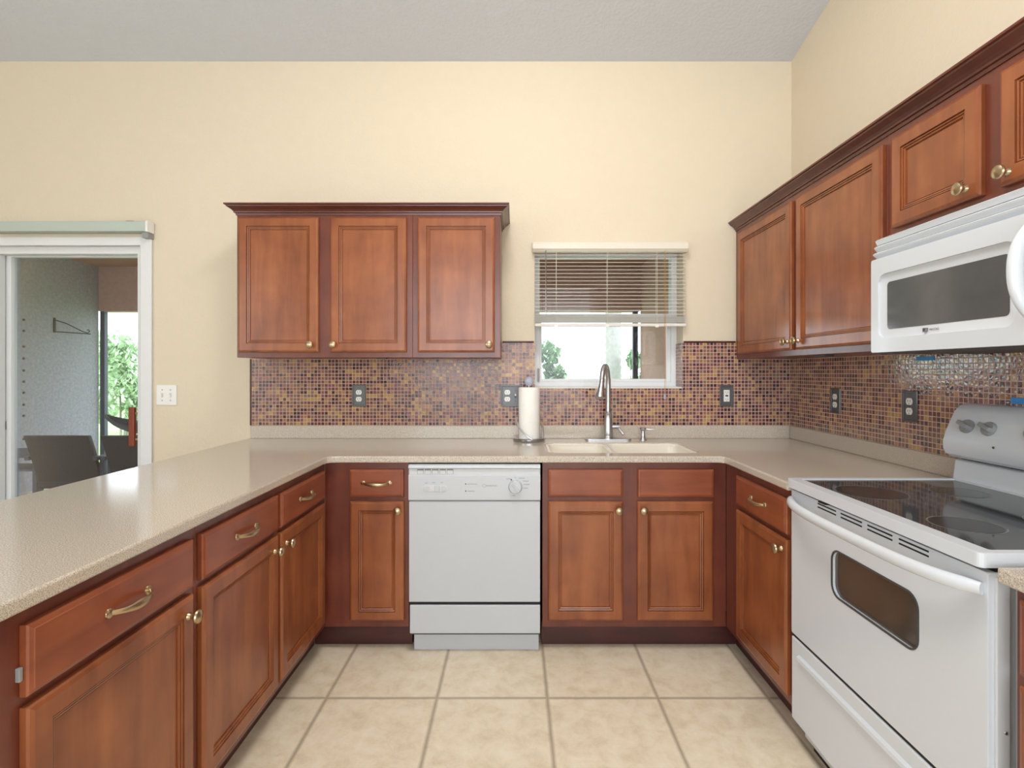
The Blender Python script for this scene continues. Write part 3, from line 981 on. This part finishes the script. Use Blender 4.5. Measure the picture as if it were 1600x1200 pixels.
# ------------------------------------------------------------------ range; local frame like the cabinets (x along -y world, front at y=0 facing -x world)
RY0 = 1.818
rg = thing('electric_range', 'white freestanding electric range with black glass cooktop on the right', 'range', (.950, RY0, 0), -PI / 2)
RW = .756
MB().box(.004, RW - .004, .045, .62, .03, .868).done('body', M['white2'], rg)
MB().box(.03, RW - .03, .06, .60, 0, .03).done('base', M['black'], rg)
MB().box(.006, RW - .006, .02, .05, .868, .885).done('shadow_gap', M['black'], rg)
# cooktop: white rim with bevel, glass inlay
rim = MB().plate(rrect(0, RW, -.016, .562, .012), [rrect(.022, RW - .022, .022, .54, .006)], 'z', .887, .917).done('cooktop_rim', M['white'], rg, bevel=.006, seg=3)
gl = MB().box(.0225, RW - .0225, .0225, .5395, .89, .9135).done('cooktop_glass', M['cookglass'], rg)
for cx, cy, r in ((.205, .135, .098), (.545, .135, .076), (.205, .405, .076), (.545, .405, .098)):
    MB().lathe([(r - .006, 0), (r - .006, .0003), (.0005, .0003)], (cx, cy, .9136), (0, 0, 1), 48).done('burner', M['burner'], gl)
    MB().plate([(cx + r * math.cos(2 * PI * i / 48), cy + r * math.sin(2 * PI * i / 48)) for i in range(48)],
               [[(cx + (r - .003) * math.cos(2 * PI * i / 48), cy + (r - .003) * math.sin(2 * PI * i / 48)) for i in range(48)]], 'z', .9136, .9139).done('burner_ring', M['burnring'], gl)
# oven door: slab with rounded top, window recess
DT, DB = .877, .388
hole = rrect(.232, .572, .615, .752, .034, 6)
dr = MB().plate(rrect(.0, RW, DB, DT, .006, 3), [hole], 'y', 0, .042).done('oven_door', M['white'], rg, bevel=.004)
rings = []
for ins, y in ((0, .0035), (.008, .010), (.008, .02)):
    rings.append([(x, y, z) for x, z in rrect(.232 + ins, .572 - ins, .615 + ins, .752 - ins, .034 - ins * .5, 6)])
MB().plate(hole, [], 'y', .010, .020).done('oven_window', M['ovenglass'], dr)
mb = MB().plate(rrect(.229, .575, .612, .755, .037, 6), [rrect(.234, .570, .617, .750, .032, 6)], 'y', -.0015, .0015)
mb.done('window_bezel', M['dkgrey'], dr)
# handle: bowed bar faired into the door at both ends
pts, rad = [], []
for i in range(25):
    u = i / 24 * 2 - 1
    pts.append((RW / 2 + u * .371, -.006 - .044 * (1 - abs(u) ** 5), .843 - .006 * (1 - u * u)))
    rad.append(.0155 if abs(u) < .93 else .013)
MB().tube(pts, rad, 14, flat=.85, up=(0, 0, 1)).done('door_handle', M['white'], dr, smooth=True)
for i in range(4):
    x0 = .158 + i * .117
    for zz in (.857, .868):
        MB().box(x0, x0 + .095, -.0012, .01, zz - .0022, zz + .0022, .001, 1).done('vent_slot', M['black'], dr)
MB().box(.190, .226, -.018, -.002, .8795, .8845, .001).done('door_latch', M['black'], rg)
MB().box(.0, RW, .004, .044, .378, .3875).done('seam', M['black'], rg)
dw_ = MB().box(.0, RW, 0, .042, .095, .376, .004).done('storage_drawer', M['white'], rg)
mb = MB()
mb.plate([(-.0, .335), (-.010, .330), (-.012, .318), (-.004, .310), (0, .309)], [], 'x', .05, RW - .05)
mb.done('drawer_grip', M['white'], dw_, bevel=.001)
# side trim seen past the door
MB().box(RW - .001, RW + .006, .012, .040, .10, .868, .002).done('door_side_trim', M['white2'], rg)
MB().box(RW - .004, RW + .010, .058, .12, .03, .88, .002).done('side_panel', M['white2'], rg)
MB().lathe([(.004, 0), (.003, .002)], (RW + .006, .03, .56), (1, 0, 0), 10).done('screw', M['steel'], rg)
# back riser and console
MB().plate([(.553, .905), (.563, .980), (.578, .985), (.623, .985), (.623, .905)], [], 'x', .0, RW).done('back_riser', M['white'], rg, bevel=.004)
MB().box(.01, RW - .01, .575, .62, .984, .992).done('console_gap', M['black'], rg)
prof = [(.545, .992), (.528, 1.003), (.520, 1.022), (.519, 1.045), (.527, 1.075), (.546, 1.118), (.560, 1.148), (.578, 1.166), (.600, 1.173), (.623, 1.173), (.623, .992)]
cs = MB().plate(prof, [], 'x', -.002, RW + .002).done('control_console', M['white'], rg, smooth=True, bevel=.010, seg=4, ang=30)
nrm = Vector((0, -.9, .4)).normalized()
for x in (.082, .162, .586, .666):
    k = MB().lathe([(.0225, -.004), (.0225, .010), (.0205, .013), (.0005, .013)], (x, .538, 1.100), nrm, 28).done('knob', M['knobgrey'], cs, smooth=True)
    mb = MB()
    mb.box(-.007, .007, -.024, .024, 0, .021, .003)
    q = nrm.to_track_quat('Z', 'Y').to_matrix().to_4x4()
    mb.bm.transform(Matrix.Translation(Vector((x, .538, 1.100)) + nrm * .006) @ q @ Matrix.Rotation(math.radians(70), 4, 'Z'))
    mb.done('grip', M['knobgrey'], k)
ov = [(RW / 2 + .105 * math.cos(2 * PI * i / 40), .042 * math.sin(2 * PI * i / 40)) for i in range(40)]
oi_ = [(RW / 2 + .095 * math.cos(2 * PI * i / 40), .035 * math.sin(2 * PI * i / 40)) for i in range(40)]
q = nrm.to_track_quat('Z', 'X').to_matrix().to_4x4()
for nm, mt, o_, h_, a, b in (('display_bezel', M['knobgrey'], ov, [oi_], -.003, .004), ('display_panel', M['white2'], oi_, [], -.003, .001)):
    mb = MB()
    rotm = Matrix(((1, 0, 0, 0), (0, -nrm.z * -1 * 1.0, nrm.y, 0), (0, -nrm.y, nrm.z, 0), (0, 0, 0, 1)))
    mb.plate(o_, h_, 'z', a, b)
    mb.bm.transform(Matrix.Translation((0, .538, 1.105)) @ rotm)
    mb.done(nm, mt, cs, bevel=.001)
MB().lathe([(.004, 0), (.003, .002)], (.195, .518, 1.048), (0, -1, 0), 10).done('indicator_light', M['dkgrey'], cs)

# ------------------------------------------------------------------ microwave
mw = thing('microwave', 'white over-the-range microwave mounted above the electric range', 'microwave', (1.207, 1.794, 0), -PI / 2)
MWW = .755
MZ0, MZ1 = 1.345, 1.732
MB().box(.003, MWW, .03, XR - 1.207 - .002 - TT, MZ0 + .012, MZ1 - .001).done('case', M['white2'], mw)
MB().box(.01, MWW - .01, .02, .36, MZ0 - .004, MZ0 + .014).done('underside_panel', M['dkgrey'], mw)
# louvred vent
mb = MB()
for i in range(3):
    z0 = 1.662 + i * .0225
    mb.plate([(.018, z0), (.006 + .004 * i, z0 + .010), (.004 + .004 * i, z0 + .0145), (.010 + .004 * i, z0 + .019), (.03, z0 + .023), (.034, z0)], [], 'x', .004, MWW)
mb.done('vent_grille', M['white'], mw)
DWD = .606
hole = rrect(.036, .520, 1.392, 1.602, .03, 6)
dr = MB().plate(rrect(0, DWD, MZ0, 1.657, .008, 3), [hole], 'y', 0, .03).done('door', M['white'], mw, bevel=.006, seg=3)
def rr(ins, y, b=0):
    return [(x, y, z) for x, z in rrect(.036 + ins, .520 - ins, 1.392 + ins, 1.602 - ins, max(.012, .03 - ins * .5), 6)]
MB().loft([rr(-.001, .0055), rr(.012, .009), rr(.03, .012), rr(.03, .02), rr(-.001, .02)], cap0=False, cap1=False).done('window_surround', M['white'], dr, smooth=True, ang=50)
MB().plate(rrect(.064, .492, 1.420, 1.574, .012), [], 'y', .0105, .0165).done('window', M['mwglass'], dr)
pts, rad = [], []
for i in range(21):
    u = i / 20 * 2 - 1
    pts.append((.580 - .010 * (1 - u * u), -.004 - .046 * (1 - abs(u) ** 2.6), 1.515 + u * .128))
    rad.append(.008 + .009 * (1 - u * u))
MB().tube(pts, rad, 14, flat=.8, up=(0, 1, 0)).done('handle', M['white'], dr, smooth=True)
MB().box(DWD + .002, MWW, 0, .03, MZ0, 1.657, .004).done('control_panel', M['white'], mw)
lx, lz = .232, 1.405
MB().plate(rect(lx - .006, lx + .006, lz - .006, lz + .006), [rect(lx - .0035, lx + .0035, lz - .0035, lz + .0035)], 'y', .0005, .0085).done('emblem', M['ink'], dr)
text_mesh('lettering', 'MAYTAG', .0085, M['ink'], dr, (lx + .032, .0055, lz), (PI / 2, 0, 0))

# ------------------------------------------------------------------ porch beyond the wall
PY0, PY1 = YW + TW, 6.75
PXL, PXR = -5.32, 1.60
struct(MB().box(PXL - .15, PXR + .15, PY0, PY1 + .2, -.14, -.03).done('floor_porch', M['concrete']))
struct(MB().box(PXL - .15, PXR + .15, PY0, PY1 + .25, 2.62, 2.75).done('ceiling_porch', M['porchceil']))
struct(MB().box(PXL - .15, PXL, PY0, PY1, -.03, 2.62).done('wall_porch_left', M['stucco']))
struct(MB().box(PXR, PXR + .15, PY0, PY1, -.03, 2.62).done('wall_porch_right', M['stuccobrown']))
struct(MB().box(PXL, PXR, PY1, PY1 + .2, 2.05, 2.62).done('trim_porch_beam', M['stuccobrown']))
for x, wd in ((PXL, .06), (-2.2, .05), (PXR - .09, .065)):
    tag(MB().box(x, x + wd, PY1 + .02, PY1 + .08, -.03, 2.05, .004).done('screen_post', M['bronze']),
        {PXL: 'dark bluish screen frame post at the far corner of the porch', -2.2: 'dark screen frame post in the middle of the porch opening'}.get(x, 'dark screen frame post beside the stucco wall in the kitchen window view'), 'screen post')
struct(MB().box(-60, 60, PY0 - .2, 160, -.25, -.15).done('ground', M['grass']))

hk = thing('plant_hook', 'black metal plant hook bracket on the stucco porch wall', 'plant hook', (PXL, 6.1, 1.74))
MB().box(0, .012, -.012, .012, -.01, .16, .002).done('wall_plate', M['black'], hk)
MB().tube([(.01, 0, 0), (.05, .16, 0), (.09, .34, 0), (.10, .40, .0)], .006, 8).done('arm', M['black'], hk)
MB().tube([(.01, 0, .135), (.04, .12, .105), (.08, .3, .025), (.095, .36, .01), (.10, .385, .03), (.10, .37, .05), (.098, .35, .045)], .006, 8).done('brace', M['black'], hk)
proto = None
for z in (1.84, 1.72, 1.55, 1.42, 1.29, 1.17, 1.05, .92, .80, .55, .42):
    if proto is None:
        proto = tag(MB().lathe([(.014, 0), (.012, .008), (.0005, .009)], (0, 0, 0), (1, 0, 0), 10).done('anchor_bolt', M['black']),
                    'small dark anchor bolt in the vertical row on the stucco porch wall', 'bolt', 'anchor bolts on the porch wall')
        o = proto
    else:
        o = proto.copy()
        COL.objects.link(o)
    o.location = (PXL, 5.72, z)


def patio_chair(label, loc, rz, w=.53, extra=False):
    t = thing('patio_chair', label, 'patio chair', loc, rz, 'dark wicker patio chairs')
    # faces +x locally; back leans to -x
    mb = MB()
    n = 8
    rings = []
    for i in range(n + 1):
        u = i / n
        z0 = .36 + .43 * u
        x = -.22 - .11 * u - .03 * u * u
        rings.append([(x + .02, -w / 2, z0), (x + .02, w / 2, z0), (x - .02, w / 2, z0), (x - .02, -w / 2, z0)])
    mb.loft(rings)
    mb.done('backrest', M['wicker'], t, bevel=.008)
    MB().box(-.25, .30, -w / 2, w / 2, .33, .40, .015).done('seat', M['wicker'], t)
    for sy in (-1, 1):
        y = sy * (w / 2 + .015)
        MB().box(-.33, .30, y - .02, y + .02, .58, .615, .006).done('armrest', M['bronze'], t)
        for sx in (-.24, .27):
            MB().box(sx - .018, sx + .018, y - .018, y + .018, 0, .60, .004).done('leg', M['bronze'], t)
    return t


patio_chair('dark brown wicker patio chair with a leaning back, on the porch beside the stucco wall', (-3.725, 4.66, -.03), PI / 2)
patio_chair('dark brown wicker patio chair further right on the porch, partly behind the door frame', (-3.10, 4.66, -.03), PI / 2)
st = thing('side_table', 'small dark porch side table at the left, beside the leaning wicker chair', 'side table', (-4.38, 4.75, -.03))
MB().box(-.30, .30, -.2, .2, .565, .595, .005).done('tabletop', M['bronze'], st)
MB().box(-.24, .24, -.15, .15, .44, .46, .004).done('shelf', M['bronze'], st)
for sx in (-.26, .26):
    for sy in (-.16, .16):
        MB().box(sx - .015, sx + .015, sy - .015, sy + .015, 0, .565, .003).done('leg', M['bronze'], st)
tb = thing('patio_table', 'dark low porch table behind the wicker chairs, holding the boat-shaped bowl', 'patio table', (-3.6, 5.75, -.03))
MB().box(-.5, .75, -.3, .3, .59, .63, .008).done('tabletop', M['bronze'], tb)
for sx in (-.45, .70):
    for sy in (-.25, .25):
        MB().box(sx - .02, sx + .02, sy - .02, sy + .02, 0, .59, .003).done('leg', M['bronze'], tb)
bw = thing('boat_bowl', 'dark grey boat-shaped bowl of round balls beyond the porch chairs', 'bowl', (-4.0, 5.7, .60))
rings = []
for i in range(15):
    u = i / 14 * 2 - 1
    hw = .17 * (1 - abs(u) ** 1.8) + .006
    zt_ = .12 + .10 * abs(u) ** 2
    zb_ = .004 + .17 * abs(u) ** 2.2
    x = u * .42
    rings.append([(x, -hw, zt_), (x, -hw * .6, (zt_ + zb_) / 2 - .02), (x, 0, zb_), (x, hw * .6, (zt_ + zb_) / 2 - .02), (x, hw, zt_), (x, hw - .006, zt_ - .002), (x, 0, zb_ + .02), (x, -hw + .006, zt_ - .002)])
MB().loft(rings).done('shell', M['char'], bw, smooth=True)
for i, (dx_, dy_) in enumerate(((-.12, .0), (.02, .03), (.16, -.01))):
    s_ = [(.065 * math.sin(PI * j / 10), -.065 * math.cos(PI * j / 10)) for j in range(11)]
    o = MB().lathe(s_, (0, 0, 0), (0, 0, 1), 18).done('decor_ball', M['char'], None, smooth=True)
    o.location = (-4.0 + dx_, 5.7 + dy_, .60 + .10)
    tag(o, ('leftmost', 'middle', 'rightmost')[i] + ' grey ball lying in the boat-shaped bowl on the porch', 'ball', 'grey balls in the boat bowl')


# ------------------------------------------------------------------ garden beyond the porch
def shrub(label, loc, rx, h, n, mat, seed, leaf=.05, cat='shrub'):
    rnd = random.Random(seed)
    t = thing('garden_shrub', label, cat, loc, 0, 'shrubs in the garden')
    mb = MB()
    for i in range(5):
        a = rnd.random() * 2 * PI
        r = rx * .5
        mb.tube([(0.05 * math.cos(a), .05 * math.sin(a), 0), (r * .4 * math.cos(a), r * .4 * math.sin(a), h * .4), (r * math.cos(a), r * math.sin(a), h * .8)], [.02, .015, .006], 6)
    mb.done('stems', M['bark'], t)
    bm = bmesh.new()
    clumps = [(rnd.gauss(0, rx * .45), rnd.gauss(0, rx * .45), h * (.25 + .6 * rnd.random()), rx * rnd.uniform(.28, .5)) for _ in range(14)]
    for i in range(n):
        cx, cy, cz, cr = rnd.choice(clumps)
        v = Vector((rnd.gauss(0, 1), rnd.gauss(0, 1), rnd.gauss(0, 1)))
        v = v.normalized() * cr * rnd.random() ** .4
        p = Vector((cx, cy, max(.05, cz))) + v
        p.z = max(.04, min(h, p.z))
        rm = Matrix.Rotation(rnd.random() * 6.28, 3, 'Z') @ Matrix.Rotation(rnd.uniform(-1.2, 1.2), 3, 'X')
        s_ = leaf * rnd.uniform(.6, 1.3)
        q = [rm @ Vector(c) * s_ + p for c in ((0, -.9, 0), (.42, 0, .12), (0, 1, 0), (-.42, 0, .12))]
        vs = [bm.verts.new(c) for c in q]
        bm.faces.new((vs[0], vs[1], vs[2]))
        bm.faces.new((vs[0], vs[2], vs[3]))
    m_ = MB()
    m_.bm.free()
    m_.bm = bm
    m_.done('foliage', mat, t)
    return t


gz = -.15
shrub('tall pale green shrub seen through the left glass of the porch opening', (-9.3, 11.4, gz), .75, 2.4, 4500, M['leaf2'], 1, .08)
shrub('pale green shrub in the middle of the view through the sliding door', (-7.15, 9.6, gz), .75, 2.15, 5000, M['leaf2'], 2, .08)
shrub('pale green shrub standing behind the nearest shrub in the sliding door view', (-7.3, 12.6, gz), .75, 2.5, 4500, M['leaf2'], 3, .08)
shrub('green leafy shrub at the left edge of the kitchen window view', (.38, 8.2, gz), .46, 2.1, 3600, M['leaf'], 4, .075)
shrub('green leafy shrub right of the palm trunk in the kitchen window view', (2.04, 9.0, gz), .34, 2.05, 2400, M['leaf'], 5, .07)
shrub('low green shrub at the foot of the palm trunk', (1.62, 8.4, gz), .22, 1.42, 700, M['leaf2'], 6, .055)
pm = thing('palm_tree', 'pale palm trunk standing in the garden beyond the kitchen window', 'palm tree', (1.80, 9.7, gz))
prof = []
for i in range(40):
    h = i * .14
    prof += [(.145 - .0006 * i, h), (.160 - .0006 * i, h + .11)]
MB().lathe(prof, (0, 0, 0), (0, 0, 1), 18).done('trunk', M['bark'], pm, smooth=True)
mb = MB()
for k in range(16):
    a = 2 * PI * k / 16
    el = .3 + .5 * (k % 3) / 2
    prev = None
    for j in range(12):
        u = j / 11
        c = Vector((math.cos(a) * 2.0 * u, math.sin(a) * 2.0 * u, 5.6 + 1.2 * el * u - 1.8 * u * u))
        if prev:
            sd_ = Vector((-math.sin(a), math.cos(a), 0))
            for sg in (-1, 1):
                mb.loft([[prev, c], [prev + sd_ * sg * .4 * (1 - u * .5) + Vector((0, 0, -.15)), c + sd_ * sg * .38 * (1 - u * .5) + Vector((0, 0, -.2))]], closed=False, cap0=False, cap1=False)
        prev = c
mb.done('fronds', M['leaf'], pm)
